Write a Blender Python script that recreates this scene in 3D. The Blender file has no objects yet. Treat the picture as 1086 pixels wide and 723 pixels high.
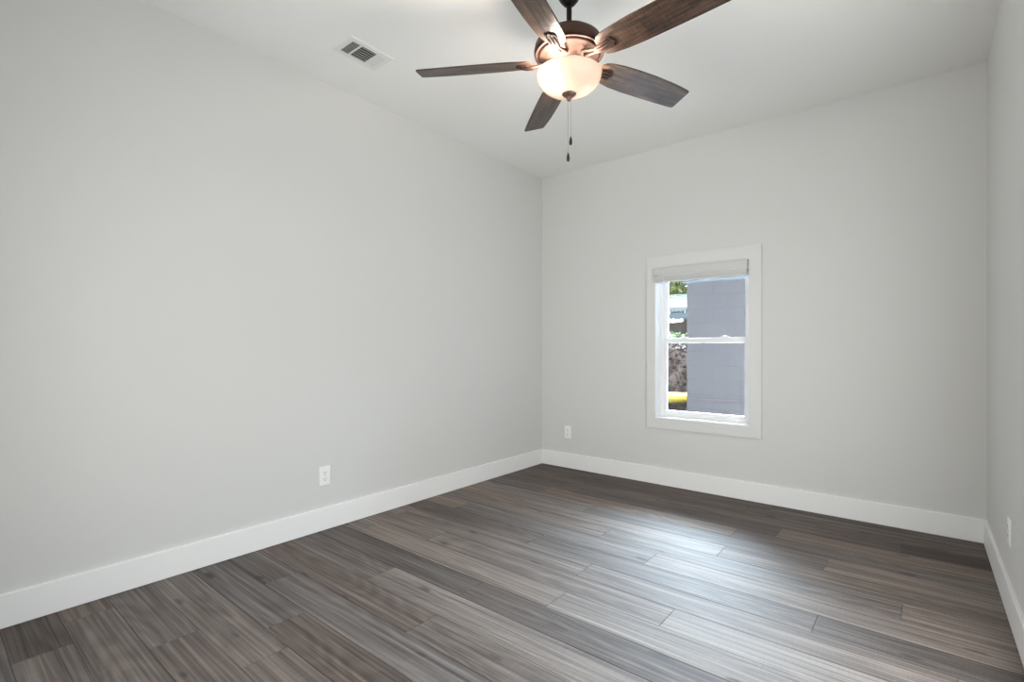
import bpy, bmesh, math, random
from mathutils import Vector, Matrix, noise
R = math.radians
scn = bpy.context.scene
COL = scn.collection
random.seed(7)

# ------------------------------------------------------------------ camera
W, H = 3.117, 2.74                      # room width, ceiling height; back wall y = 0, left wall x = 0
REAR = -4.45
cam_d = bpy.data.cameras.new('camera')
cam = bpy.data.objects.new('camera', cam_d)
COL.objects.link(cam)
cam.location = (2.826, -3.902, 1.117)
cam.rotation_euler = (R(90), 0, R(39.35))
cam_d.sensor_width = 36.0
cam_d.lens = 528.56 / 1086 * 36.0
cam_d.shift_y = (368.12 - 361.5) / 1086
cam_d.clip_start = 0.02
scn.camera = cam

# ------------------------------------------------------------------ light and exposure
scn.view_settings.view_transform = 'Standard'
scn.view_settings.look = 'None'
scn.view_settings.gamma = 1.0
scn.view_settings.exposure = 0.07
scn.view_settings.use_curve_mapping = False

SKY, GLOW = 6.0, 130.0                   # even overcast, and an unseen glow added beyond the back window for floor sheen
world = bpy.data.worlds.new('overcast_sky')
scn.world = world
world.use_nodes = True
_t = world.node_tree; wb = _t.nodes['Background']
_g = _t.nodes.new('ShaderNodeNewGeometry')
_d = _t.nodes.new('ShaderNodeVectorMath'); _d.operation = 'DOT_PRODUCT'
_d.inputs[1].default_value = Vector((0.30, -0.75, -0.58)).normalized()
_t.links.new(_g.outputs['Incoming'], _d.inputs[0])
_m = _t.nodes.new('ShaderNodeMath'); _m.operation = 'MAXIMUM'; _m.inputs[1].default_value = 0
_t.links.new(_d.outputs['Value'], _m.inputs[0])
_p = _t.nodes.new('ShaderNodeMath'); _p.operation = 'POWER'; _p.inputs[1].default_value = 5
_t.links.new(_m.outputs[0], _p.inputs[0])
_q = _t.nodes.new('ShaderNodeMath'); _q.operation = 'MULTIPLY_ADD'; _q.inputs[1].default_value = GLOW; _q.inputs[2].default_value = SKY
_t.links.new(_p.outputs[0], _q.inputs[0])
wb.inputs[0].default_value = (0.68, 0.83, 1.0, 1)
_t.links.new(_q.outputs[0], wb.inputs[1])


def area(name, loc, rot, sx, sy, power, color, portal=False, spread=180):
    d = bpy.data.lights.new(name, 'AREA')
    d.shape = 'RECTANGLE'; d.size = sx; d.size_y = sy
    d.energy = power; d.color = color
    d.spread = R(spread)
    if portal: d.cycles.is_portal = True
    o = bpy.data.objects.new(name, d); COL.objects.link(o)
    o.location = loc; o.rotation_euler = rot
    return o


TILT = 2
REAR_P, SIDE_P = 21, 27.5
# added fill lights in two invented openings, and the portal of the back window
area('rear_fill', (1.32, REAR - 0.045, 1.1), (R(90 + TILT), 0, 0), 1.3, 1.9, REAR_P, (0.985, 0.985, 0.985), spread=125)
area('side_fill', (W + 0.05, -2.00, 1.00), (R(90), 0, R(90)), 1.0, 1.75, SIDE_P, (0.96, 0.98, 1.0))
area('window_daylight', (1.507, 0.125, 1.15), (R(90), 0, R(180)), 0.72, 1.24, 1, (1, 1, 1), portal=True)
LAMP = 22.0

# ------------------------------------------------------------------ helpers
def box(bm, x0, x1, y0, y1, z0, z1, bev=0.0, seg=2, mi=0):
    M = Matrix.Translation(((x0+x1)/2, (y0+y1)/2, (z0+z1)/2)) @ Matrix.Diagonal((abs(x1-x0), abs(y1-y0), abs(z1-z0), 1))
    r = bmesh.ops.create_cube(bm, size=1, matrix=M)
    vs = set(r['verts'])
    fs = [f for f in bm.faces if vs.issuperset(f.verts)] if bev <= 0 else None
    if bev > 0:
        es = [e for e in bm.edges if e.verts[0] in vs and e.verts[1] in vs]
        rr = bmesh.ops.bevel(bm, geom=es, offset=bev, segments=seg, profile=0.7, affect='EDGES')
        fs = rr['faces']
    if mi:
        for f in fs: f.material_index = mi
    return r


def lathe(bm, prof, seg=48, cx=0, cy=0, mi=0):
    rings = []
    for (r, z) in prof:
        if r < 1e-5:
            rings.append([bm.verts.new((cx, cy, z))])
        else:
            rings.append([bm.verts.new((cx + r*math.cos(2*math.pi*i/seg), cy + r*math.sin(2*math.pi*i/seg), z)) for i in range(seg)])
    for a, b in zip(rings, rings[1:]):
        for i in range(seg):
            j = (i+1) % seg
            if len(a) == 1 and len(b) == 1: continue
            if len(a) == 1: f = bm.faces.new((a[0], b[i], b[j]))
            elif len(b) == 1: f = bm.faces.new((a[i], b[0], a[j]))
            else: f = bm.faces.new((a[i], b[i], b[j], a[j]))
            f.material_index = mi
    bmesh.ops.recalc_face_normals(bm, faces=bm.faces[:])


def tube(bm, pts, rad, seg=10, cap=True):
    pts = [Vector(p) for p in pts]
    n = len(pts)
    rads = rad if isinstance(rad, (list, tuple)) else [rad]*n
    rings = []
    up = Vector((0, 0, 1))
    for i, p in enumerate(pts):
        t = (pts[min(i+1, n-1)] - pts[max(i-1, 0)]).normalized()
        a = t.cross(up)
        if a.length < 1e-3: a = t.cross(Vector((1, 0, 0)))
        a.normalize(); b = t.cross(a).normalized()
        rings.append([bm.verts.new(p + (a*math.cos(2*math.pi*k/seg) + b*math.sin(2*math.pi*k/seg))*rads[i]) for k in range(seg)])
    for A, B in zip(rings, rings[1:]):
        for k in range(seg):
            bm.faces.new((A[k], A[(k+1) % seg], B[(k+1) % seg], B[k]))
    if cap:
        bm.faces.new(rings[0][::-1]); bm.faces.new(rings[-1])
    bmesh.ops.recalc_face_normals(bm, faces=bm.faces[:])


def prism(bm, outline, z0, z1, mi=0):
    lo = [bm.verts.new((x, y, z0)) for x, y in outline]
    hi = [bm.verts.new((x, y, z1)) for x, y in outline]
    n = len(outline)
    fs = [bm.faces.new(lo[::-1]), bm.faces.new(hi)]
    for i in range(n):
        fs.append(bm.faces.new((lo[i], lo[(i+1) % n], hi[(i+1) % n], hi[i])))
    for f in fs: f.material_index = mi
    bmesh.ops.recalc_face_normals(bm, faces=bm.faces[:])


def obj(name, bm, mats, parent=None, smooth=False, loc=None, rot=None, autosmooth=None):
    me = bpy.data.meshes.new(name)
    bm.to_mesh(me); bm.free()
    for m in (mats if isinstance(mats, (list, tuple)) else [mats]): me.materials.append(m)
    if smooth or autosmooth:
        for p in me.polygons: p.use_smooth = True
        if autosmooth:
            try: me.set_sharp_from_angle(angle=R(autosmooth))
            except Exception: pass
    o = bpy.data.objects.new(name, me); COL.objects.link(o)
    if parent: o.parent = parent
    if loc is not None: o.location = loc
    if rot is not None: o.rotation_euler = rot
    return o


def empty(name, loc, rot=(0, 0, 0)):
    o = bpy.data.objects.new(name, None); COL.objects.link(o)
    o.location = loc; o.rotation_euler = rot; o.empty_display_size = 0.1
    return o


def tag(o, label, cat, group=None, kind=None):
    o['label'] = label; o['category'] = cat
    if group: o['group'] = group
    if kind: o['kind'] = kind
    return o


def struct(name, bm, mats, label, cat, autosmooth=None):
    o = obj(name, bm, mats, autosmooth=autosmooth)
    o['kind'] = 'structure'; o['label'] = label; o['category'] = cat
    return o


# ------------------------------------------------------------------ materials
def mat(name, color=(0.8, 0.8, 0.8), rough=0.5, metal=0.0, spec=0.5, coat=0.0, coat_rough=0.1):
    m = bpy.data.materials.new(name); m.use_nodes = True
    b = m.node_tree.nodes['Principled BSDF']
    b.inputs['Base Color'].default_value = (*color, 1)
    b.inputs['Roughness'].default_value = rough
    b.inputs['Metallic'].default_value = metal
    b.inputs['Specular IOR Level'].default_value = spec
    b.inputs['Coat Weight'].default_value = coat
    b.inputs['Coat Roughness'].default_value = coat_rough
    return m


class NT:
    def __init__(s, m):
        s.m = m; s.t = m.node_tree; s.n = s.t.nodes; s.b = s.n['Principled BSDF']
    def add(s, typ, **kw):
        x = s.n.new(typ)
        for k, v in kw.items(): setattr(x, k, v)
        return x
    def link(s, a, b): s.t.links.new(a, b)
    def math(s, op, a, b=None, c=None):
        x = s.add('ShaderNodeMath', operation=op)
        for i, v in enumerate((a, b, c)):
            if v is None: continue
            if isinstance(v, (int, float)): x.inputs[i].default_value = v
            else: s.link(v, x.inputs[i])
        return x.outputs[0]
    def coord(s, which='Object', scale=(1, 1, 1), offset=None):
        tc = s.add('ShaderNodeTexCoord')
        mp = s.add('ShaderNodeMapping')
        mp.inputs['Scale'].default_value = scale
        s.link(tc.outputs[which], mp.inputs['Vector'])
        if offset is not None: s.link(offset, mp.inputs['Location'])
        return mp.outputs[0]
    def noise(s, vec, scale, detail=4, rough=0.5, dist=0.0):
        x = s.add('ShaderNodeTexNoise')
        x.inputs['Scale'].default_value = scale; x.inputs['Detail'].default_value = detail
        x.inputs['Roughness'].default_value = rough; x.inputs['Distortion'].default_value = dist
        s.link(vec, x.inputs['Vector'])
        return x.outputs['Fac']
    def ramp(s, fac, stops):
        x = s.add('ShaderNodeValToRGB')
        e = x.color_ramp.elements
        while len(e) < len(stops): e.new(0.5)
        for el, (p, c) in zip(e, stops):
            el.position = p; el.color = (*c, 1) if len(c) == 3 else c
        s.link(fac, x.inputs[0])
        return x.outputs[0]
    def mix(s, fac, a, b, blend='MIX'):
        x = s.add('ShaderNodeMix', data_type='RGBA', blend_type=blend)
        if isinstance(fac, (int, float)): x.inputs[0].default_value = fac
        else: s.link(fac, x.inputs[0])
        for i, v in ((6, a), (7, b)):
            if isinstance(v, tuple): x.inputs[i].default_value = (*v, 1)
            else: s.link(v, x.inputs[i])
        return x.outputs[2]
    def bump(s, h, strength, dist=0.002):
        x = s.add('ShaderNodeBump')
        x.inputs['Strength'].default_value = strength; x.inputs['Distance'].default_value = dist
        s.link(h, x.inputs['Height'])
        s.link(x.outputs[0], s.b.inputs['Normal'])


def painted(name, color, rough, bumpiness=0.05):
    m = mat(name, color, rough, spec=0.3)
    t = NT(m); v = t.coord()
    n = t.noise(v, 260, 3)
    big = t.noise(v, 1.3, 2)
    c = t.mix(t.math('MULTIPLY', big, 0.06), color, tuple(x*0.8 for x in color))
    t.link(c, t.b.inputs['Base Color'])
    t.bump(n, bumpiness, 0.001)
    return m


M = {}
M['wall'] = painted('light_gray_wall_paint', (0.72, 0.72, 0.697), 0.75)
M['ceiling'] = painted('white_ceiling_paint', (0.88, 0.88, 0.855), 0.85, 0.08)
M['trim'] = painted('white_semi_gloss_trim', (0.93, 0.93, 0.915), 0.38, 0.02)
M['casing'] = painted('off_white_casing_paint', (0.755, 0.755, 0.735), 0.45, 0.02)
M['vinyl'] = painted('white_vinyl', (0.92, 0.92, 0.92), 0.35, 0.01)
M['blind'] = painted('white_faux_wood', (0.65, 0.65, 0.63), 0.5, 0.02)
M['plastic'] = painted('white_outlet_plastic', (0.95, 0.95, 0.93), 0.35, 0.01)
M['slot'] = mat('dark_slot', (0.05, 0.05, 0.05), 0.6)
M['screw'] = mat('painted_screw', (0.7, 0.7, 0.68), 0.4, 0.4)
M['register'] = painted('white_register_enamel', (0.80, 0.80, 0.775), 0.5, 0.02)
M['duct'] = mat('dark_duct', (0.10, 0.10, 0.10), 0.8)


def floor_material():
    m = mat('weathered_gray_vinyl_plank', rough=0.6, spec=0.62)
    t = NT(m)
    uv = t.add('ShaderNodeUVMap', uv_map='plank').outputs[0]        # u along the plank in metres, v across it
    at = t.add('ShaderNodeAttribute', attribute_name='tone')
    sep = t.add('ShaderNodeSeparateColor'); t.link(at.outputs['Color'], sep.inputs[0])
    tone, warm = sep.outputs[0], sep.outputs[1]
    def mp(scale):
        x = t.add('ShaderNodeMapping'); x.inputs['Scale'].default_value = scale
        t.link(uv, x.inputs['Vector']); return x.outputs[0]
    streak = t.noise(mp((0.5, 30, 1)), 1.5, 4, 0.58, 0.2)             # long streaks along the plank
    fine = t.noise(mp((1.1, 95, 1)), 1.0, 3, 0.6)
    patch = t.noise(mp((0.8, 8.0, 1)), 1.7, 3, 0.5, 0.5)
    cross = t.noise(mp((150, 18, 1)), 1.0, 2, 0.5)                    # saw marks across
    field = t.noise(mp((0.55, 4.2, 1)), 1.0, 1.5, 0.4, 0.3)            # growth rings cut along the plank
    rings = t.math('SINE', t.math('MULTIPLY', field, 120.0))
    vor = t.add('ShaderNodeTexVoronoi', feature='F1')
    vor.inputs['Scale'].default_value = 1.0
    warp = t.noise(mp((14, 30, 1)), 1.0, 3)
    wm = t.add('ShaderNodeVectorMath', operation='MULTIPLY_ADD')
    cmb = t.add('ShaderNodeCombineXYZ'); t.link(warp, cmb.inputs[0]); t.link(patch, cmb.inputs[1])
    t.link(cmb.outputs[0], wm.inputs[0]); wm.inputs[1].default_value = (0.22, 0.2, 0); t.link(mp((2.3, 6.5, 1)), wm.inputs[2])
    t.link(wm.outputs[0], vor.inputs['Vector'])
    knot = t.ramp(vor.outputs['Distance'], [(0.0, (1, 1, 1)), (0.05, (0.75, 0.75, 0.75)), (0.12, (0, 0, 0))])
    # value
    v = t.math('MULTIPLY_ADD', streak, 0.95, -0.475)
    v = t.math('ADD', v, t.math('MULTIPLY_ADD', fine, 1.0, -0.50))
    v = t.math('ADD', v, t.math('MULTIPLY_ADD', patch, 0.34, -0.17))
    v = t.math('ADD', v, t.math('MULTIPLY', rings, 0.05))
    v = t.math('ADD', v, t.math('MULTIPLY_ADD', cross, 0.16, -0.08))
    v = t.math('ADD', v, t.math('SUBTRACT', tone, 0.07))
    v = t.math('SUBTRACT', v, t.math('MULTIPLY', knot, 0.5))
    cool = t.ramp(v, [(0.0, (0.040, 0.032, 0.028)), (0.35, (0.115, 0.098, 0.090)), (0.7, (0.225, 0.205, 0.190)), (1.0, (0.37, 0.345, 0.32))])
    wrm = t.ramp(v, [(0.0, (0.046, 0.030, 0.022)), (0.35, (0.135, 0.098, 0.078)), (0.7, (0.27, 0.215, 0.175)), (1.0, (0.42, 0.355, 0.30))])
    t.link(t.mix(warm, cool, wrm), t.b.inputs['Base Color'])
    rg = t.math('MULTIPLY_ADD', streak, 0.08, 0.66)
    t.link(rg, t.b.inputs['Roughness'])
    h = t.math('ADD', t.math('MULTIPLY', fine, 0.5), t.math('MULTIPLY', streak, 0.6))
    t.bump(h, 0.10, 0.0015)
    return m


M['plank'] = floor_material()
M['gap'] = mat('plank_gap', (0.02, 0.017, 0.015), 0.9)


def blade_material():
    m = mat('weathered_walnut_blade', rough=0.4, spec=0.68)
    t = NT(m)
    oi = t.add('ShaderNodeObjectInfo')
    off = t.add('ShaderNodeCombineXYZ')
    t.link(t.math('MULTIPLY', oi.outputs['Random'], 17.0), off.inputs[0]); t.link(t.math('MULTIPLY', oi.outputs['Random'], 5.0), off.inputs[1])
    def co(sc): return t.coord('Object', sc, off.outputs[0])
    streak = t.noise(co((2.0, 26, 1)), 2.2, 6, 0.6, 0.4)
    fine = t.noise(co((14, 160, 1)), 1.0, 4, 0.6)
    cross = t.noise(co((170, 12, 1)), 1.0, 3, 0.55, 0.3)
    patch = t.noise(co((5, 11, 1)), 1.0, 4, 0.6)
    v = t.math('ADD', t.math('MULTIPLY', streak, 0.55), t.math('MULTIPLY', fine, 0.20))
    v = t.math('ADD', v, t.math('MULTIPLY', cross, 0.22))
    v = t.math('ADD', v, t.math('MULTIPLY', patch, 0.25))
    c = t.ramp(v, [(0.45, (0.006, 0.004, 0.004)), (0.56, (0.026, 0.014, 0.009)), (0.65, (0.085, 0.045, 0.026)), (0.80, (0.20, 0.115, 0.072))])
    t.link(c, t.b.inputs['Base Color'])
    t.link(t.math('MULTIPLY_ADD', cross, 0.25, 0.26), t.b.inputs['Roughness'])
    t.bump(t.math('ADD', cross, t.math('MULTIPLY', streak, 0.8)), 0.25, 0.002)
    return m


M['blade'] = blade_material()


def bronze(name, col, rough):
    m = mat(name, col, rough, metal=0.75)
    t = NT(m); v = t.coord()
    n = t.noise(v, 38, 4)
    t.link(t.mix(n, tuple(x*0.75 for x in col), tuple(min(1, x*1.25) for x in col)), t.b.inputs['Base Color'])
    t.link(t.math('MULTIPLY_ADD', n, 0.15, rough-0.07), t.b.inputs['Roughness'])
    return m


M['bronze_dark'] = bronze('oil_rubbed_bronze', (0.017, 0.012, 0.010), 0.42)
M['bronze'] = bronze('brushed_bronze', (0.052, 0.028, 0.020), 0.58)
M['bronze_housing'] = bronze('satin_bronze', (0.085, 0.047, 0.033), 0.5)
M['bronze_finial'] = bronze('lamplit_bronze', (0.22, 0.135, 0.10), 0.45)  # bowl glow and room light put into a lighter bronze for the finial
M['chain'] = mat('nickel_chain', (0.5, 0.48, 0.45), 0.3, 0.9)
M['fob'] = mat('dark_wood_fob', (0.03, 0.014, 0.009), 0.35)


def frosted():
    m = bpy.data.materials.new('frosted_amber_glass'); m.use_nodes = True
    t = m.node_tree; n = t.nodes; n.clear()
    out = n.new('ShaderNodeOutputMaterial')
    tr = n.new('ShaderNodeBsdfTranslucent'); tr.inputs[0].default_value = (0.95, 0.80, 0.66, 1)
    df = n.new('ShaderNodeBsdfDiffuse'); df.inputs[0].default_value = (0.9, 0.80, 0.70, 1)
    gl = n.new('ShaderNodeBsdfGlossy'); gl.inputs['Roughness'].default_value = 0.25
    tc = n.new('ShaderNodeTexCoord'); no = n.new('ShaderNodeTexNoise'); no.inputs['Scale'].default_value = 9
    no.inputs['Detail'].default_value = 4; t.links.new(tc.outputs['Object'], no.inputs['Vector'])
    mc = n.new('ShaderNodeMix'); mc.data_type = 'RGBA'
    t.links.new(no.outputs['Fac'], mc.inputs[0])
    mc.inputs[6].default_value = (0.050, 0.036, 0.0285, 1); mc.inputs[7].default_value = (0.041, 0.028, 0.021, 1)
    t.links.new(mc.outputs[2], tr.inputs[0])
    m1 = n.new('ShaderNodeMixShader'); m1.inputs[0].default_value = 0.35
    t.links.new(tr.outputs[0], m1.inputs[1]); t.links.new(df.outputs[0], m1.inputs[2])
    fr = n.new('ShaderNodeFresnel'); fr.inputs[0].default_value = 1.35
    m2 = n.new('ShaderNodeMixShader'); t.links.new(fr.outputs[0], m2.inputs[0])
    t.links.new(m1.outputs[0], m2.inputs[1]); t.links.new(gl.outputs[0], m2.inputs[2])
    t.links.new(m2.outputs[0], out.inputs[0])
    return m


M['frosted'] = frosted()


def pane_material():
    m = bpy.data.materials.new('window_glass'); m.use_nodes = True
    t = m.node_tree; n = t.nodes; n.clear()
    out = n.new('ShaderNodeOutputMaterial')
    tr = n.new('ShaderNodeBsdfTransparent'); tr.inputs[0].default_value = (0.96, 0.98, 0.97, 1)
    gl = n.new('ShaderNodeBsdfGlossy'); gl.inputs['Roughness'].default_value = 0.02
    fr = n.new('ShaderNodeFresnel'); fr.inputs[0].default_value = 1.45
    mx = n.new('ShaderNodeMixShader')
    t.links.new(fr.outputs[0], mx.inputs[0]); t.links.new(tr.outputs[0], mx.inputs[1]); t.links.new(gl.outputs[0], mx.inputs[2])
    t.links.new(mx.outputs[0], out.inputs[0])
    return m


M['pane'] = pane_material()

# ------------------------------------------------------------------ floor of planks
ROW, LEN = 0.168, 1.405
joints = {-9: 0.62, -8: 1.90, -7: 2.742, -6: 2.163, -5: 0.55, -4: 2.449, -3: 1.981, -2: 1.359, -1: 1.721, 0: 2.495, 1: 1.518,
          2: 2.015, 3: 0.17, 4: 2.62, 5: 0.762, 6: 1.263, 7: 0.430, 8: 0.815, 9: 1.000, 10: 0.620, 11: 1.55, 12: 0.349,
          13: 0.9, 14: 0.2, 15: 1.2, 16: 0.5, 17: 1.0}
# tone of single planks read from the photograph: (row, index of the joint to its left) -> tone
tone_of = {(-9, 0): 0.22, (-9, 1): 0.30, (-8, 0): 0.28, (-8, 1): 0.25, (-7, 1): 0.34, (-7, 2): 0.15, (-6, 0): 0.36, (-6, 1): 0.30, (-6, 2): 0.52,  # rows by the back wall are partly darkened for their weak reflection
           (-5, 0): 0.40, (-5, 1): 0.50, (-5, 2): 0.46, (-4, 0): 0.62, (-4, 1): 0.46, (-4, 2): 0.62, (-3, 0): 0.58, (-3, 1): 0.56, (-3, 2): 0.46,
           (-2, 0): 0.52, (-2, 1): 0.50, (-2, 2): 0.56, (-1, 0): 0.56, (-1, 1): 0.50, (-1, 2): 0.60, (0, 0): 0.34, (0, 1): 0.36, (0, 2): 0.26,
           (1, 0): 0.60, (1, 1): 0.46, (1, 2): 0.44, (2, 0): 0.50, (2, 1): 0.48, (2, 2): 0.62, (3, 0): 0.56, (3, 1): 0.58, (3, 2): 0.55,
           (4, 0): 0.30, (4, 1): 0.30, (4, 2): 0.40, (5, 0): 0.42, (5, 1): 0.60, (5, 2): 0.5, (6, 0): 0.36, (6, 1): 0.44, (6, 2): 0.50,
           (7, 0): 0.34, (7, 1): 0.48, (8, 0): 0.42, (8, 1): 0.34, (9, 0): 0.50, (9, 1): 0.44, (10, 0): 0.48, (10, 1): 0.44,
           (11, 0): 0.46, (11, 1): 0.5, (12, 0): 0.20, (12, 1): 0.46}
bm = bmesh.new()
uvl = bm.loops.layers.uv.new('plank')
cl = bm.loops.layers.float_color.new('tone')
g = 0.0007
for k in range(-9, 18):
    y1 = -1.48 - ROW*k; y0 = y1 - ROW
    y1c, y0c = min(y1, 0.0), max(y0, REAR)
    if y1c - y0c < 0.01: continue
    xs = [0.0]
    j = joints[k]
    while j - LEN > 0.02: j -= LEN
    while j < W - 0.02: xs.append(j); j += LEN
    xs.append(W)
    first = joints[k]; 
    for i, (a, b) in enumerate(zip(xs, xs[1:])):
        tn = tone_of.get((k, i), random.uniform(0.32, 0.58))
        wm = min(1, max(0, random.gauss(0.55, 0.22)))
        ou, ov = random.uniform(0, 40), random.uniform(0, 40)
        xa, xb, ya, yb = a+g, b-g, y0c+g, y1c-g
        e = 0.0012
        top = [(xa+e, ya+e), (xb-e, ya+e), (xb-e, yb-e), (xa+e, yb-e)]
        bot = [(xa, ya), (xb, ya), (xb, yb), (xa, yb)]
        T = [bm.verts.new((x, y, 0.0)) for x, y in top]
        B = [bm.verts.new((x, y, -0.0012)) for x, y in bot]
        fs = [bm.faces.new(T)] + [bm.faces.new((B[q], B[(q+1) % 4], T[(q+1) % 4], T[q])) for q in range(4)]
        for f in fs:
            for l in f.loops:
                l[uvl].uv = (l.vert.co.x + ou, l.vert.co.y + ov)
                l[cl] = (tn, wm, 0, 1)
box(bm, 0, W, REAR, 0, -0.12, -0.0016, mi=1)
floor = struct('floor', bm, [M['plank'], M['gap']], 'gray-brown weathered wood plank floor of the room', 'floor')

# ------------------------------------------------------------------ ceiling and walls
T_ = 0.14
bm = bmesh.new(); box(bm, -T_, W+T_, REAR-T_, T_, H, H+0.12)
struct('ceiling', bm, M['ceiling'], 'flat white ceiling above the fan', 'ceiling')
def wall_hole(bm, axis, a0, a1, lo, hi, h0, h1, z0, z1, Zb, Zt):
    def b(u0, u1, w0, w1):
        if axis == 'x': box(bm, u0, u1, a0, a1, w0, w1)
        else: box(bm, a0, a1, u0, u1, w0, w1)
    b(lo, h0, Zb, Zt); b(h1, hi, Zb, Zt); b(h0, h1, Zb, z0); b(h0, h1, z1, Zt)


bm = bmesh.new(); box(bm, -T_, 0, REAR-T_, T_, -0.12, H)
struct('wall_left', bm, M['wall'], 'long light gray wall at the left', 'wall')

WX0, WX1, WZ0, WZ1 = 1.150, 1.864, 0.541, 1.768      # window opening
bm = bmesh.new(); wall_hole(bm, 'x', 0, T_, 0, W, WX0, WX1, WZ0, WZ1, -0.12, H)
struct('wall_back', bm, M['wall'], 'light gray wall with the small window', 'wall')
bm = bmesh.new(); wall_hole(bm, 'y', W, W+T_, REAR-T_, T_, -2.55, -1.45, 0.08, 1.95, -0.12, H)
struct('wall_right', bm, M['wall'], 'light gray wall seen edge-on at the right', 'wall')
bm = bmesh.new(); wall_hole(bm, 'x', REAR-T_, REAR, 0, W, 0.65, 1.99, 0.08, 2.10, -0.12, H)
struct('wall_front', bm, M['wall'], 'light gray wall behind the camera', 'wall')

# two unseen openings added for the fill lights, backed by added pale panels
bm = bmesh.new(); box(bm, W+0.085, W+0.095, -2.55, -1.45, 0.08, 1.95)
struct('side_fill_back', bm, M['casing'], 'pale panel added behind the fill light of the unseen right opening', 'window')
bm = bmesh.new(); box(bm, 0.65, 1.99, REAR-0.095, REAR-0.085, 0.08, 2.10)
struct('rear_fill_back', bm, M['casing'], 'pale panel added behind the fill light of the unseen rear opening', 'window')

# baseboards: flat board with an eased top edge
BB, BT, LIFT = 0.1372, 0.014, 0.003
prof = [(0, LIFT), (BT, LIFT), (BT, BB-0.004), (BT-0.0012, BB-0.0012), (BT-0.004, BB), (0, BB)]
def baseboard(name, p0, p1, inward, label):
    bm = bmesh.new()
    a = Vector((*p0, 0)); b = Vector((*p1, 0)); n = Vector((*inward, 0))
    A = [bm.verts.new(a + n*d + Vector((0, 0, z))) for d, z in prof]
    B = [bm.verts.new(b + n*d + Vector((0, 0, z))) for d, z in prof]
    for i in range(len(prof)):
        j = (i+1) % len(prof)
        bm.faces.new((A[i], A[j], B[j], B[i]))
    bm.faces.new(A[::-1]); bm.faces.new(B)
    bmesh.ops.recalc_face_normals(bm, faces=bm.faces[:])
    return struct(name, bm, M['trim'], label, 'baseboard')
baseboard('baseboard_left', (0, REAR), (0, 0), (1, 0), 'white baseboard along the left wall')
baseboard('baseboard_back', (BT, 0), (W-BT, 0), (0, -1), 'white baseboard under the window wall')
baseboard('baseboard_right', (W, REAR), (W, 0), (-1, 0), 'white baseboard along the right wall')

# ------------------------------------------------------------------ window
win = empty('window_1', ((WX0+WX1)/2, 0, WZ0))
win['kind'] = 'structure'; win['label'] = 'small white single-hung window in the gray back wall'; win['category'] = 'window'
inv = Matrix.Translation(-win.location)
def wpart(name, bm, m, parent=None, autosmooth=None, local=False):
    if not local: bmesh.ops.transform(bm, matrix=inv, verts=bm.verts[:])
    return obj(name, bm, m, parent or win, autosmooth=autosmooth)
CX0, CX1, CZ0, CZ1, CT = 1.077, 1.946, 0.460, 1.858, 0.018
bm = bmesh.new(); box(bm, CX0, CX1, -CT, 0.0, WZ1-0.014, CZ1, 0.0015); wpart('casing_board', bm, M['casing'])
bm = bmesh.new(); box(bm, CX0, CX1, -CT, 0.0, CZ0, WZ0, 0.0015); wpart('casing_board', bm, M['casing'])
bm = bmesh.new(); box(bm, CX0, WX0, -CT, 0.0, WZ0, WZ1-0.014, 0.0015); wpart('casing_board', bm, M['casing'])
bm = bmesh.new(); box(bm, WX1, CX1, -CT, 0.0, WZ0, WZ1-0.014, 0.0015); wpart('casing_board', bm, M['casing'])
# jamb liner and sill
bm = bmesh.new()
box(bm, WX0, WX0+0.006, -0.010, 0.075, WZ0, WZ1); box(bm, WX1-0.006, WX1, -0.010, 0.075, WZ0, WZ1)
box(bm, WX0+0.006, WX1-0.006, -0.010, 0.075, WZ1-0.006, WZ1)
wpart('jamb', bm, M['vinyl'])
bm = bmesh.new(); box(bm, WX0, WX1, -0.012, 0.085, WZ0, WZ0+0.010, 0.002); wpart('sill', bm, M['vinyl'])
# main vinyl frame
F = 0.026
bm = bmesh.new()
box(bm, WX0, WX0+F, 0.075, T_, WZ0, WZ1, 0.002); box(bm, WX1-F, WX1, 0.075, T_, WZ0, WZ1, 0.002)
box(bm, WX0+F, WX1-F, 0.075, T_, WZ0, WZ0+0.024, 0.002); box(bm, WX0+F, WX1-F, 0.075, T_, WZ1-0.03, WZ1, 0.002)
wpart('vinyl_frame', bm, M['vinyl'])
MZ0, MZ1 = 1.150, 1.192
def sash(y0, y1, z0, z1, st, bot, top):
    bm = bmesh.new(); x0, x1 = WX0+F-0.002, WX1-F+0.002
    box(bm, x0, x0+st, y0, y1, z0, z1, 0.003); box(bm, x1-st, x1, y0, y1, z0, z1, 0.003)
    box(bm, x0+st-0.002, x1-st+0.002, y0, y1, z0, z0+bot, 0.003); box(bm, x0+st-0.002, x1-st+0.002, y0, y1, z1-top, z1, 0.003)
    o = wpart('sash', bm, M['vinyl'])
    bm = bmesh.new(); ym = (y0+y1)/2
    box(bm, x0+st-0.004, x1-st+0.004, ym-0.0015, ym+0.0015, z0+bot-0.004, z1-top+0.004)
    wpart('pane', bm, M['pane'], o)
    return o
lower = sash(0.080, 0.106, WZ0+0.018, MZ1, 0.034, 0.040, 0.040)
upper = sash(0.110, 0.134, MZ0, WZ1-0.02, 0.034, 0.040, 0.034)
def latch(xc):
    bm = bmesh.new()
    box(bm, xc-0.030, xc+0.030, 0.082, 0.104, MZ1, MZ1+0.007, 0.002)
    lathe(bm, [(0, MZ1+0.016), (0.008, MZ1+0.015), (0.011, MZ1+0.007), (0.011, MZ1+0.004)], 16, xc-0.004, 0.093)
    box(bm, xc-0.026, xc+0.012, 0.086, 0.094, MZ1+0.008, MZ1+0.013, 0.002)
    wpart('sash_lock', bm, M['vinyl'], lower, autosmooth=40)
latch(1.352); latch(1.665)
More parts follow.
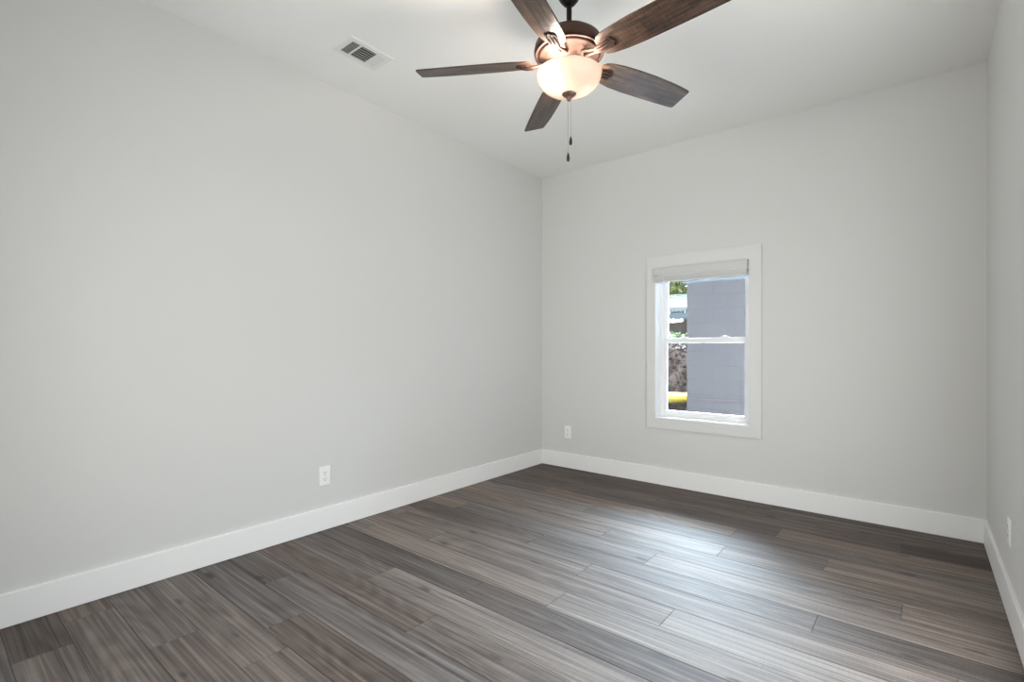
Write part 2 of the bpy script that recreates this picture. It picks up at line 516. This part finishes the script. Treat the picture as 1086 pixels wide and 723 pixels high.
bm = bmesh.new(); box(bm, 1.50, 1.515, 0.077, 0.0805, MZ0-0.006, MZ0+0.002, 0.001)
wpart('vent_latch', bm, M['slot'], lower)

# ------------------------------------------------------------------ raised blind
bx0, bx1, by0, by1 = 1.153, 1.856, -0.046, 0.012
bl = empty('window_blind', ((bx0+bx1)/2, by1, 1.752))
tag(bl, 'white faux wood blind drawn up at the top of the window', 'blind')
binv = Matrix.Translation(-bl.location)
def bpart(name, bm, m, parent=None):
    bmesh.ops.transform(bm, matrix=binv, verts=bm.verts[:]); return obj(name, bm, m, parent or bl, autosmooth=40)
bm = bmesh.new(); box(bm, bx0+0.004, bx1-0.006, by0+0.006, by1, 1.712, 1.750, 0.001); bpart('headrail', bm, M['blind'])
bm = bmesh.new()
box(bm, bx0, bx1, by0-0.003, by0+0.002, 1.694, 1.7515, 0.002)
box(bm, bx0, bx0+0.005, by0, by0+0.03, 1.694, 1.7515, 0.001); box(bm, bx1-0.005, bx1, by0, by0+0.03, 1.694, 1.7515, 0.001)
bpart('valance', bm, M['blind'])
for i in range(8):
    z = 1.690 - i*0.0042
    bm = bmesh.new(); box(bm, bx0+0.002, bx1-0.003, by0-0.002, by1-0.002, z-0.0040, z, 0.0006); bpart('slat', bm, M['blind'])
bm = bmesh.new(); box(bm, bx0+0.002, bx1-0.003, by0-0.003, by1-0.002, 1.640, 1.6555, 0.003); bpart('bottom_rail', bm, M['blind'])
bm = bmesh.new()
tube(bm, [(1.241, -0.058, 1.742), (1.241, -0.058, 1.725), (1.241, -0.0575, 1.2)], [0.0022, 0.0035, 0.0035], 8)
tube(bm, [(1.241, -0.0575, 1.21), (1.241, -0.0575, 1.19)], 0.0046, 8)
bpart('tilt_wand', bm, M['vinyl'])

# ------------------------------------------------------------------ wall outlets
def outlet(name, loc, rotz, label):
    root = empty(name, loc, (0, 0, rotz))           # local +y points into the wall, -y to the room
    tag(root, label, 'outlet', 'duplex wall outlets')
    bm = bmesh.new(); box(bm, -0.036, 0.036, -0.006, 0.0, -0.058, 0.058, 0.003, 3); obj('cover_plate', bm, M['plastic'], root, autosmooth=50)
    for s in (1, -1):
        bm = bmesh.new(); out = []
        for i in range(24):
            a = 2*math.pi*i/24
            out.append((0.0172*math.cos(a), max(-0.0135, min(0.0135, 0.0172*math.sin(a)))))
        prism(bm, out, 0, 0.0022)
        bmesh.ops.transform(bm, matrix=Matrix.Translation((0, -0.0058, s*0.0195)) @ Matrix.Rotation(R(90), 4, 'X'), verts=bm.verts[:])
        f = obj('receptacle', bm, M['plastic'], root)
        bm = bmesh.new(); zc = s*0.0195
        box(bm, -0.0076, -0.0052, -0.0084, -0.0070, zc-0.002, zc+0.0075); box(bm, 0.0054, 0.0076, -0.0084, -0.0070, zc-0.001, zc+0.0065)
        lathe(bm, [(0, 0.0012), (0.0028, 0.0012), (0.0028, 0)], 12)
        vs = [v for v in bm.verts][16:]
        bmesh.ops.transform(bm, matrix=Matrix.Translation((0, -0.0072, zc-0.0085)) @ Matrix.Rotation(R(90), 4, 'X'), verts=vs)
        obj('slots', bm, M['slot'], f)
    bm = bmesh.new(); lathe(bm, [(0, 0.0012), (0.0026, 0.0010), (0.0032, 0)], 14)
    bmesh.ops.transform(bm, matrix=Matrix.Translation((0, -0.006, 0)) @ Matrix.Rotation(R(90), 4, 'X'), verts=bm.verts[:])
    obj('screw', bm, M['screw'], root)
    return root
outlet('wall_outlet', (0.0, -2.268, 0.330), R(90), 'white duplex outlet low on the long left wall')
outlet('wall_outlet', (0.298, 0.0, 0.332), 0, 'white duplex outlet on the back wall near the left corner')
outlet('wall_outlet', (W, -0.962, 0.345), R(-90), 'white duplex outlet low on the right wall')

# ------------------------------------------------------------------ ceiling register
vr = empty('ceiling_vent', (0.442, -2.291, H))
tag(vr, 'white three-way air vent on the ceiling near the left wall', 'vent')
VX, VY = 0.0955, 0.139
bm = bmesh.new()
ix, iy = 0.062, 0.106
for (x0, x1, y0, y1) in ((-VX, VX, -VY, -iy), (-VX, VX, iy, VY), (-VX, -ix, -iy, iy), (ix, VX, -iy, iy)):
    box(bm, x0, x1, y0, y1, -0.006, 0.0)
for v in bm.verts:
    if v.co.z < -0.003 and (abs(abs(v.co.x)-VX) < 1e-4 or abs(abs(v.co.y)-VY) < 1e-4):
        if abs(abs(v.co.x)-VX) < 1e-4: v.co.x *= (VX-0.006)/VX
        if abs(abs(v.co.y)-VY) < 1e-4: v.co.y *= (VY-0.006)/VY
box(bm, -ix, ix, -0.056, -0.048, -0.006, 0.0); box(bm, -ix, ix, 0.048, 0.056, -0.006, 0.0)
obj('frame', bm, M['register'], vr)
bm = bmesh.new(); box(bm, -ix, ix, -iy, iy, -0.0012, -0.0002); obj('damper', bm, M['duct'], vr)
def louvre(n, y0, y1, along, tilt):
    bm = bmesh.new()
    for i in range(n):
        if along == 'x':
            c = y0 + (i+0.5)*(y1-y0)/n
            mtx = Matrix.Translation((0, c, -0.0052)) @ Matrix.Rotation(tilt, 4, 'X') @ Matrix.Diagonal((2*ix, 0.0065, 0.0012, 1))
        else:
            c = -ix + (i+0.5)*2*ix/n
            mtx = Matrix.Translation((c, (y0+y1)/2, -0.0052)) @ Matrix.Rotation(tilt, 4, 'Y') @ Matrix.Diagonal((0.0095, y1-y0, 0.0012, 1))
        bmesh.ops.create_cube(bm, size=1, matrix=mtx)
    obj('louvre', bm, M['register'], vr)
louvre(5, -iy, -0.056, 'x', R(42)); louvre(6, -0.048, 0.048, 'y', R(42)); louvre(6, 0.056, iy, 'x', R(-38))
for s in (-1, 1):
    bm = bmesh.new(); lathe(bm, [(0, -0.0075), (0.003, -0.007), (0.004, -0.006)], 12, 0, s*0.122)
    obj('screw', bm, M['register'], vr)

# ------------------------------------------------------------------ ceiling fan
FX, FY = 1.6346, -2.0541
fan = empty('ceiling_fan', (FX, FY, H))
tag(fan, 'bronze ceiling fan with five dark wood blades and a lit bowl lamp', 'ceiling fan')
def z(v): return v - H
def fl(name, prof, m, parent=None, seg=64, asm=35):
    bm = bmesh.new(); lathe(bm, [(r, z(h)) for r, h in prof], seg)
    return obj(name, bm, m, parent or fan, autosmooth=asm)
fl('canopy', [(0.0, 2.7398), (0.068, 2.7398), (0.070, 2.733), (0.069, 2.715), (0.064, 2.690), (0.054, 2.662), (0.041, 2.638), (0.028, 2.621), (0.018, 2.613), (0.0, 2.612)], M['bronze_dark'])
fl('downrod', [(0.0115, 2.622), (0.0115, 2.470)], M['bronze_dark'], seg=24)
fl('rod_collar', [(0.0115, 2.515), (0.020, 2.512), (0.024, 2.500), (0.034, 2.492), (0.040, 2.482)], M['bronze_dark'])
fl('motor_housing', [(0.0, 2.486), (0.045, 2.486), (0.085, 2.482), (0.118, 2.472), (0.138, 2.456), (0.149, 2.436), (0.153, 2.415), (0.153, 2.405),
                     (0.150, 2.400), (0.146, 2.399)], M['bronze_housing'])
fl('trim_ring', [(0.151, 2.404), (0.1515, 2.398), (0.149, 2.3935), (0.144, 2.3925), (0.139, 2.394), (0.137, 2.3985), (0.136, 2.402)], M['bronze'])
fl('housing_pan', [(0.139, 2.402), (0.134, 2.399), (0.132, 2.393), (0.129, 2.3895), (0.124, 2.388), (0.108, 2.386), (0.104, 2.3835), (0.100, 2.382),
                   (0.075, 2.376), (0.062, 2.372), (0.056, 2.366), (0.050, 2.360), (0.0, 2.360)], M['bronze'])
fl('switch_housing', [(0.052, 2.366), (0.054, 2.350), (0.054, 2.334), (0.060, 2.330), (0.062, 2.322), (0.055, 2.316), (0.0, 2.316)], M['bronze'])
# bowl of frosted glass, open at the top
outer, inner = [], []
for i in range(19):
    a = R(90)*i/18
    outer.append((0.141*math.cos(a)**0.86 if i < 18 else 0.0, 2.311 - 0.086*math.sin(a)))
    inner.append((0.136*math.cos(a)**0.86 if i < 18 else 0.0, 2.311 - 0.081*math.sin(a)))
bowl = fl('glass_bowl', [(0.136, 2.311), (0.137, 2.316), (0.141, 2.316), (0.1425, 2.313)] + outer, M['frosted'], asm=60)
fl('finial', [(0.0, 2.236), (0.024, 2.234), (0.030, 2.229), (0.031, 2.225), (0.028, 2.220), (0.020, 2.215), (0.013, 2.211), (0.0105, 2.205), (0.009, 2.199), (0.005, 2.195), (0.0, 2.194)],
   M['bronze_finial'], bowl, seg=40)
# lamps inside the bowl
bulb_m = bpy.data.materials.new('lit_bulb'); bulb_m.use_nodes = True
bn = bulb_m.node_tree.nodes['Principled BSDF']
bn.inputs['Base Color'].default_value = (1, 0.9, 0.8, 1)
bn.inputs['Emission Color'].default_value = (1, 0.80, 0.60, 1); bn.inputs['Emission Strength'].default_value = 12
rx, ry = math.cos(R(39.35)), math.sin(R(39.35))       # toward the right of the photograph
for q, (dx, dy, pw) in enumerate(((-0.030, -0.080, 0.85), (0.028, 0.058, 0.35))):
    ld = bpy.data.lights.new('bulb_light', 'POINT'); ld.energy = LAMP*pw; ld.color = (1.0, 0.91, 0.82); ld.shadow_soft_size = 0.04
    lo = bpy.data.objects.new('bulb_light', ld); COL.objects.link(lo); lo.parent = fan; lo.location = (dx, dy, z(2.284))

# blades: u runs outward, w across; the +w edge hangs lower
def blade_outline():
    P = [(0.152, 0.016), (0.158, 0.034), (0.172, 0.049), (0.20, 0.058), (0.26, 0.067), (0.34, 0.0715), (0.45, 0.0735), (0.56, 0.0745), (0.64, 0.0742)]
    Q = [(0.62, -0.054), (0.56, -0.0605), (0.45, -0.0665), (0.34, -0.068), (0.26, -0.065), (0.20, -0.058), (0.172, -0.049), (0.158, -0.034), (0.152, -0.016)]
    tip = [(0.668, 0.0740), (0.6755, 0.0705), (0.6795, 0.062), (0.6815, 0.02), (0.6835, -0.03), (0.6830, -0.040), (0.678, -0.0455), (0.668, -0.0475)]
    return P + tip + Q
def make_blade_bm():
    bm = bmesh.new(); prism(bm, blade_outline(), -0.0032, 0.0032)
    es = [e for e in bm.edges if abs(e.verts[0].co.z - e.verts[1].co.z) < 1e-5]
    bmesh.ops.bevel(bm, geom=es, offset=0.0014, segments=2, affect='EDGES')
    return bm
def make_iron_bm():
    # medallion under the blade plus two curved straps running in to the hub
    bm = bmesh.new()
    med = [(0.150, 0.010), (0.168, 0.018), (0.190, 0.026), (0.210, 0.029), (0.224, 0.026), (0.229, 0.018), (0.226, 0.012), (0.235, 0.007), (0.236, 0.0)]
    med = med + [(u, -w) for u, w in med[-2::-1]]
    prism(bm, med, -0.0092, -0.0033)
    es = [e for e in bm.edges if e.verts[0].co.z < -0.009 and e.verts[1].co.z < -0.009]
    bmesh.ops.bevel(bm, geom=es, offset=0.0025, segments=3, affect='EDGES')
    for s in (1, -1):
        tube(bm, [(0.215, s*0.015, -0.010), (0.190, s*0.017, -0.0125), (0.165, s*0.014, -0.013), (0.140, s*0.009, -0.010), (0.115, s*0.010, -0.003), (0.090, s*0.013, 0.004), (0.070, s*0.014, 0.008)],
             [0.003, 0.0048, 0.0055, 0.0058, 0.0058, 0.006, 0.006], 10)
    tube(bm, [(0.236, 0, -0.004), (0.20, 0, -0.0115), (0.160, 0, -0.0125), (0.135, 0, -0.009)], [0.002, 0.006, 0.008, 0.006], 10)
    return bm
def make_screw_bms():
    out = []
    for u, w in ((0.205, 0.0185), (0.205, -0.0185), (0.180, 0.0)):
        bm = bmesh.new(); out.append(bm)
        lathe(bm, [(0, -0.0118 - (0.0045 if w == 0 else 0)), (0.0032, -0.0112 - (0.0045 if w == 0 else 0)), (0.0044, -0.0088 - (0.0045 if w == 0 else 0))], 12, u, w)
    return out
BZ, A0, PITCH = 2.367, 210.8, 15.9
bme = None
for k in range(5):
    a = R(A0 - 72*k)
    if k == 0:
        b = obj('blade', make_blade_bm(), M['blade'], fan, autosmooth=35)
        ir = obj('blade_iron', make_iron_bm(), M['bronze'], b, autosmooth=50)
        b0, parts = b, [ir] + [obj('screw', q, M['bronze_dark'], b) for q in make_screw_bms()]
    else:
        b = b0.copy(); COL.objects.link(b); b.parent = fan
        for pt in parts:
            c = pt.copy(); COL.objects.link(c); c.parent = b
    b.location = (0, 0, z(BZ))
    b.rotation_euler = (Matrix.Rotation(a, 3, 'Z') @ Matrix.Rotation(-R(PITCH), 3, 'X')).to_euler()

# pull chains with turned fobs
def chain(dx, dy, ztop, zbot, zfob):
    bm = bmesh.new()
    n = int((ztop-zbot)/0.0042)
    tube(bm, [(dx, dy, z(ztop)), (dx, dy, z(zbot))], 0.0007, 6)
    for i in range(n):
        bmesh.ops.create_icosphere(bm, subdivisions=1, radius=0.0015, matrix=Matrix.Translation((dx, dy, z(ztop - (i+0.5)*0.0042))))
    c = obj('pull_chain', bm, M['chain'], fan)
    bm = bmesh.new()
    lathe(bm, [(0, z(zbot+0.002)), (0.0025, z(zbot+0.001)), (0.0035, z(zbot-0.004)), (0.0062, z(zbot-0.014)), (0.0072, z(zbot-0.026)), (0.0066, z(zfob+0.006)), (0.004, z(zfob+0.001)), (0, z(zfob))], 18, dx, dy)
    obj('pull_fob', bm, M['fob'], c, smooth=True)
chain(-0.004*rx, -0.004*ry, 2.200, 1.968, 1.930)
chain(0.007*rx, 0.007*ry, 2.200, 2.038, 2.002)

# ------------------------------------------------------------------ outdoors
GZ, NY = -0.35, 3.2
M['soil'] = painted('dry_soil', (0.07, 0.056, 0.045), 0.95, 0.3)
bm = bmesh.new(); box(bm, -9, 6, T_+0.02, 14, GZ-0.1, GZ)
g_ = obj('ground', bm, M['soil']); tag(g_, 'bare brown ground of the yard outside the window', 'ground', kind='structure')

M['bounce'] = painted('pale_bounce', (0.68, 0.68, 0.67), 0.8, 0.1)  # unseen pale ground added to throw sky light onto the fan blades
bm = bmesh.new(); box(bm, 0.35, 5.5, T_+0.03, NY-0.02, GZ, GZ+0.03, 0.005)
w_ = obj('reflector', bm, M['bounce']); tag(w_, 'unseen pale concrete walkway between the house and the block building', 'reflector', kind='structure')

def block_material():
    m = mat('painted_block', (0.15, 0.15, 0.175), 0.8, spec=0.2)
    t = NT(m)
    v = t.coord('Object', (1, 1, 1))
    sw = t.add('ShaderNodeSeparateXYZ'); t.link(v, sw.inputs[0])
    cb = t.add('ShaderNodeCombineXYZ'); t.link(sw.outputs[0], cb.inputs[0]); t.link(sw.outputs[2], cb.inputs[1])
    br = t.add('ShaderNodeTexBrick'); br.offset = 0.5
    br.inputs['Scale'].default_value = 1.0
    br.inputs['Brick Width'].default_value = 0.4; br.inputs['Row Height'].default_value = 0.2
    br.inputs['Mortar Size'].default_value = 0.006; br.inputs['Mortar Smooth'].default_value = 0.6
    br.inputs['Color1'].default_value = (0.056, 0.048, 0.048, 1); br.inputs['Color2'].default_value = (0.053, 0.045, 0.045, 1)
    br.inputs['Mortar'].default_value = (0.044, 0.037, 0.037, 1)
    t.link(cb.outputs[0], br.inputs['Vector'])
    n = t.noise(v, 2.2, 5, 0.6)
    n2 = t.noise(v, 40, 3, 0.6)
    c = t.mix(t.ramp(n, [(0.42, (0, 0, 0)), (0.62, (0.5, 0.5, 0.5))]), br.outputs['Color'], (0.058, 0.053, 0.051))
    c = t.mix(t.math('MULTIPLY', n2, 0.25), c, (0.052, 0.036, 0.037))
    t.link(c, t.b.inputs['Base Color'])
    t.bump(t.math('SUBTRACT', n2, t.math('MULTIPLY', br.outputs['Fac'], 1.2)), 0.4, 0.006)
    return m
M['block'] = block_material()
M['fascia'] = painted('gray_blue_fascia', (0.058, 0.062, 0.068), 0.6)
M['stripe'] = mat('maroon_paint', (0.05, 0.034, 0.038), 0.8)
nb = empty('neighbor_building', (1.8, NY, GZ))
tag(nb, 'lavender gray painted block building seen through the window', 'building')
ninv = Matrix.Translation(-nb.location)
def npart(name, bm, m, par=None):
    bmesh.ops.transform(bm, matrix=ninv, verts=bm.verts[:]); return obj(name, bm, m, par or nb)
nx = 0.240
bm = bmesh.new(); box(bm, nx, 5.0, NY, NY+3.2, GZ, 2.03); npart('block_wall', bm, M['block'])
bm = bmesh.new(); box(bm, nx-0.05, 5.05, NY-0.03, NY+3.2, 2.03, 2.125, 0.004); npart('fascia_board', bm, M['fascia'])
bm = bmesh.new(); box(bm, nx+0.001, 5.0, NY-0.012, NY, 0.372, 0.396, 0.004); npart('band_course', bm, M['stripe'])
bm = bmesh.new()
box(bm, nx-0.12, 5.1, NY-0.10, NY+3.3, 2.125, 2.155, 0.004); npart('roof_edge', bm, M['fascia'])

# white metal awning with a scalloped edge on two posts, and a lower one behind
def corr(name):
    m = painted(name, (0.16, 0.155, 0.15), 0.45, 0.02); return m
M['awning'] = corr('white_awning_metal')
M['awning_blue'] = painted('pale_blue_valance', (0.085, 0.092, 0.098), 0.5, 0.02)
def awning(name, x0, x1, y0, y1, zf, zb, mt, label, scallop):
    root = empty(name, ((x0+x1)/2, (y0+y1)/2, GZ)); tag(root, label, 'awning')
    iv = Matrix.Translation(-root.location)
    bm = bmesh.new(); n = 8
    for i in range(n):                                   # stepped panels running along the front edge
        ya = y0 + (y1-y0)*i/n; yb = y0 + (y1-y0)*(i+1)/n
        za = zf + (zb-zf)*i/n; zc = zf + (zb-zf)*(i+1)/n
        vs = [(x0, ya, za), (x1, ya, za), (x1, yb+0.02, zc-0.018), (x0, yb+0.02, zc-0.018)]
        lo_ = [bm.verts.new(v) for v in vs]; hi_ = [bm.verts.new((v[0], v[1], v[2]+0.014)) for v in vs]
        bm.faces.new(lo_[::-1]); bm.faces.new(hi_)
        for q in range(4): bm.faces.new((lo_[q], lo_[(q+1) % 4], hi_[(q+1) % 4], hi_[q]))
    bmesh.ops.recalc_face_normals(bm, faces=bm.faces[:])
    bmesh.ops.transform(bm, matrix=iv, verts=bm.verts[:]); obj('roof_panel', bm, mt, root)
    bm = bmesh.new(); out = [(x0, zf+0.012)]; ns = int((x1-x0)/0.085)
    for i in range(ns):
        for q in range(7):
            a = math.pi*q/6
            out.append((x0 + (i + 0.5 - 0.5*math.cos(a))*(x1-x0)/ns, zf - scallop*0.45 - scallop*0.55*math.sin(a)))
    out.append((x1, zf+0.012))
    clean = [out[0]]
    for o_ in out[1:]:
        if (Vector(o_)-Vector(clean[-1])).length > 1e-4: clean.append(o_)
    prism(bm, clean, 0, 0.012)
    bmesh.ops.transform(bm, matrix=iv @ Matrix.Translation((0, y0, 0)) @ Matrix.Rotation(R(90), 4, 'X'), verts=bm.verts[:])
    obj('scalloped_valance', bm, mt, root)
    for xx in (x0+0.05, x1-0.05):
        for yy in (y0+0.06, y1-0.06):
            zz = zf + (zb-zf)*(yy-y0)/(y1-y0)
            bm = bmesh.new(); tube(bm, [(xx, yy, GZ), (xx, yy, zz)], 0.022, 10)
            bmesh.ops.transform(bm, matrix=iv, verts=bm.verts[:]); obj('post', bm, M['awning'], root)
awning('metal_awning', -3.1, -0.3, 6.6, 8.2, 1.97, 2.42, M['awning'], 'white ribbed metal awning roof seen through the upper window pane', 0.10)
awning('metal_awning', -3.1, -0.2, 6.0, 6.5, 1.78, 1.84, M['awning_blue'], 'pale blue scalloped awning below the white ribbed roof', 0.12)

# leafy things: a trunk or stems and a mass of leaf blades
def leaf_mat(name, a, b):
    m = mat(name, a, 0.6); t = NT(m); n = t.noise(t.coord(), 9, 3)
    t.link(t.mix(t.ramp(n, [(0.35, (0, 0, 0)), (0.65, (1, 1, 1))]), a, b), t.b.inputs['Base Color']); return m
M['leaf'] = leaf_mat('olive_leaves', (0.07, 0.10, 0.025), (0.24, 0.23, 0.06))
M['leaf_bush'] = leaf_mat('bright_green_leaves', (0.04, 0.08, 0.025), (0.17, 0.21, 0.06))
M['leaf_dry'] = leaf_mat('dry_brown_leaves', (0.050, 0.029, 0.024), (0.125, 0.078, 0.066))
M['bark'] = painted('bark', (0.12, 0.09, 0.07), 0.9, 0.5)
def foliage(bm, c, rad, n, size):
    for _ in range(n):
        while True:
            d = Vector((random.uniform(-1, 1), random.uniform(-1, 1), random.uniform(-1, 1)))
            if 0.3 < d.length < 1: break
        p = Vector(c) + Vector((d.x*rad[0], d.y*rad[1], d.z*rad[2]))
        u = Vector((random.gauss(0, 1), random.gauss(0, 1), random.gauss(0, 1))).normalized()
        v = u.orthogonal().normalized(); s = size*random.uniform(0.6, 1.3)
        w = u.cross(v)*0.1*s
        q = [p - u*s, p + v*s*0.45 + w, p + u*s, p - v*s*0.45 + w]
        bm.faces.new([bm.verts.new(x) for x in q])
def plant(name, base, crown, rad, n, size, m, label, cat, trunk):
    root = empty(name, base); tag(root, label, cat); iv = Matrix.Translation(-Vector(base))
    bm = bmesh.new(); foliage(bm, crown, rad, n, size); bmesh.ops.transform(bm, matrix=iv, verts=bm.verts[:])
    obj('foliage', bm, m, root)
    if cat == 'hedge':                                   # the dense twiggy inside of the hedge
        bm = bmesh.new(); bmesh.ops.create_icosphere(bm, subdivisions=5, radius=1.0)
        for v in bm.verts:
            k = 0.80 + 0.16*noise.noise(v.co*5.0)
            v.co = Vector((crown[0] + v.co.x*rad[0]*k, crown[1] + v.co.y*rad[1]*k, max(base[2]+0.001, crown[2] + max(-1, min(1, v.co.z*1.2))*rad[2]*k))) - Vector(base)
        obj('twigs', bm, m, root)
    bm = bmesh.new(); c = Vector(crown); b = Vector(base)
    tube(bm, [b, b.lerp(c, 0.5) + Vector((0.03, 0, 0)), c], [trunk, trunk*0.8, trunk*0.4], 10)
    for i in range(5):
        a = i*1.26
        tube(bm, [b.lerp(c, 0.6), c + Vector((rad[0]*0.7*math.cos(a), rad[1]*0.7*math.sin(a), rad[2]*0.3))], [trunk*0.5, trunk*0.15], 8)
    bmesh.ops.transform(bm, matrix=iv, verts=bm.verts[:]); obj('trunk' if cat == 'tree' else 'stems', bm, M['bark'], root)
plant('leafy_tree', (-1.9, 9.3, GZ), (-1.9, 9.3, 3.0), (1.9, 0.9, 1.15), 7000, 0.085, M['leaf'], 'yellow-green leafy tree rising behind the white awning', 'tree', 0.12)
plant('garden_bush', (-1.25, 5.75, GZ), (-1.25, 5.75, 1.22), (0.75, 0.22, 0.22), 1300, 0.05, M['leaf_bush'], 'green bush top below the pale blue awning', 'bush', 0.03)
plant('brown_hedge', (-1.2, 5.2, GZ), (-1.2, 5.2, 0.42), (1.35, 0.24, 0.86), 8000, 0.05, M['leaf_dry'], 'reddish brown dry hedge behind the yellow kayak', 'hedge', 0.03)

# board fence behind the awnings
M['board'] = painted('weathered_brown_boards', (0.105, 0.075, 0.06), 0.85, 0.4)
fe = empty('wooden_fence', (-2.6, 8.6, GZ)); tag(fe, 'brown board fence standing behind the awnings', 'fence')
bm = bmesh.new()
for i in range(34): box(bm, -2.4+i*0.142, -2.4+i*0.142+0.136, 0.0, 0.02, 0.04, 2.12 + 0.01*math.sin(i*2.1), 0.003)
for zz in (0.35, 1.1, 1.85): box(bm, -2.4, 2.43, 0.02, 0.06, zz, zz+0.09)
obj('board_panel', bm, M['board'], fe)
for i in range(3):
    bm = bmesh.new(); box(bm, -2.35+i*2.33, -2.25+i*2.33, 0.06, 0.16, 0, 2.15, 0.004); obj('post', bm, M['board'], fe)

# yellow kayak on the ground in front of the hedge
M['yellow'] = painted('yellow_hull', (0.50, 0.37, 0.05), 0.35, 0.02)
ky = empty('kayak', (-1.25, 4.45, GZ)); tag(ky, 'bright yellow kayak hull lying before the brown hedge', 'kayak')
bm = bmesh.new(); rings = []
for i in range(25):
    s = -1 + 2*i/24; wdt = 0.30*(max(0.0, 1-s*s))**0.62 + 0.004; hgt = 0.15*(max(0.0, 1-s**4))**0.5*0.75 + 0.01
    rings.append([bm.verts.new((s*1.35, wdt*math.cos(2*math.pi*k/20), 0.60 + 0.07*s*s + hgt*math.sin(2*math.pi*k/20)*(1.0 if math.sin(2*math.pi*k/20) < 0 else 0.62))) for k in range(20)])
for A, B in zip(rings, rings[1:]):
    for k in range(20): bm.faces.new((A[k], A[(k+1) % 20], B[(k+1) % 20], B[k]))
bm.faces.new(rings[0][::-1]); bm.faces.new(rings[-1]); bmesh.ops.recalc_face_normals(bm, faces=bm.faces[:])
obj('hull', bm, M['yellow'], ky, smooth=True)
bm = bmesh.new()
tube(bm, [(0.42*math.cos(t_)*1.0, 0.2*math.sin(t_), 0.695) for t_ in [2*math.pi*i/28 for i in range(29)]], 0.018, 8, cap=False)
obj('cockpit_rim', bm, M['slot'], ky, smooth=True)
for xx in (-0.7, 0.7):
    bm = bmesh.new(); box(bm, xx-0.05, xx+0.05, -0.3, 0.3, 0.0, 0.47, 0.005)
    obj('rest_block', bm, M['bark'], ky)
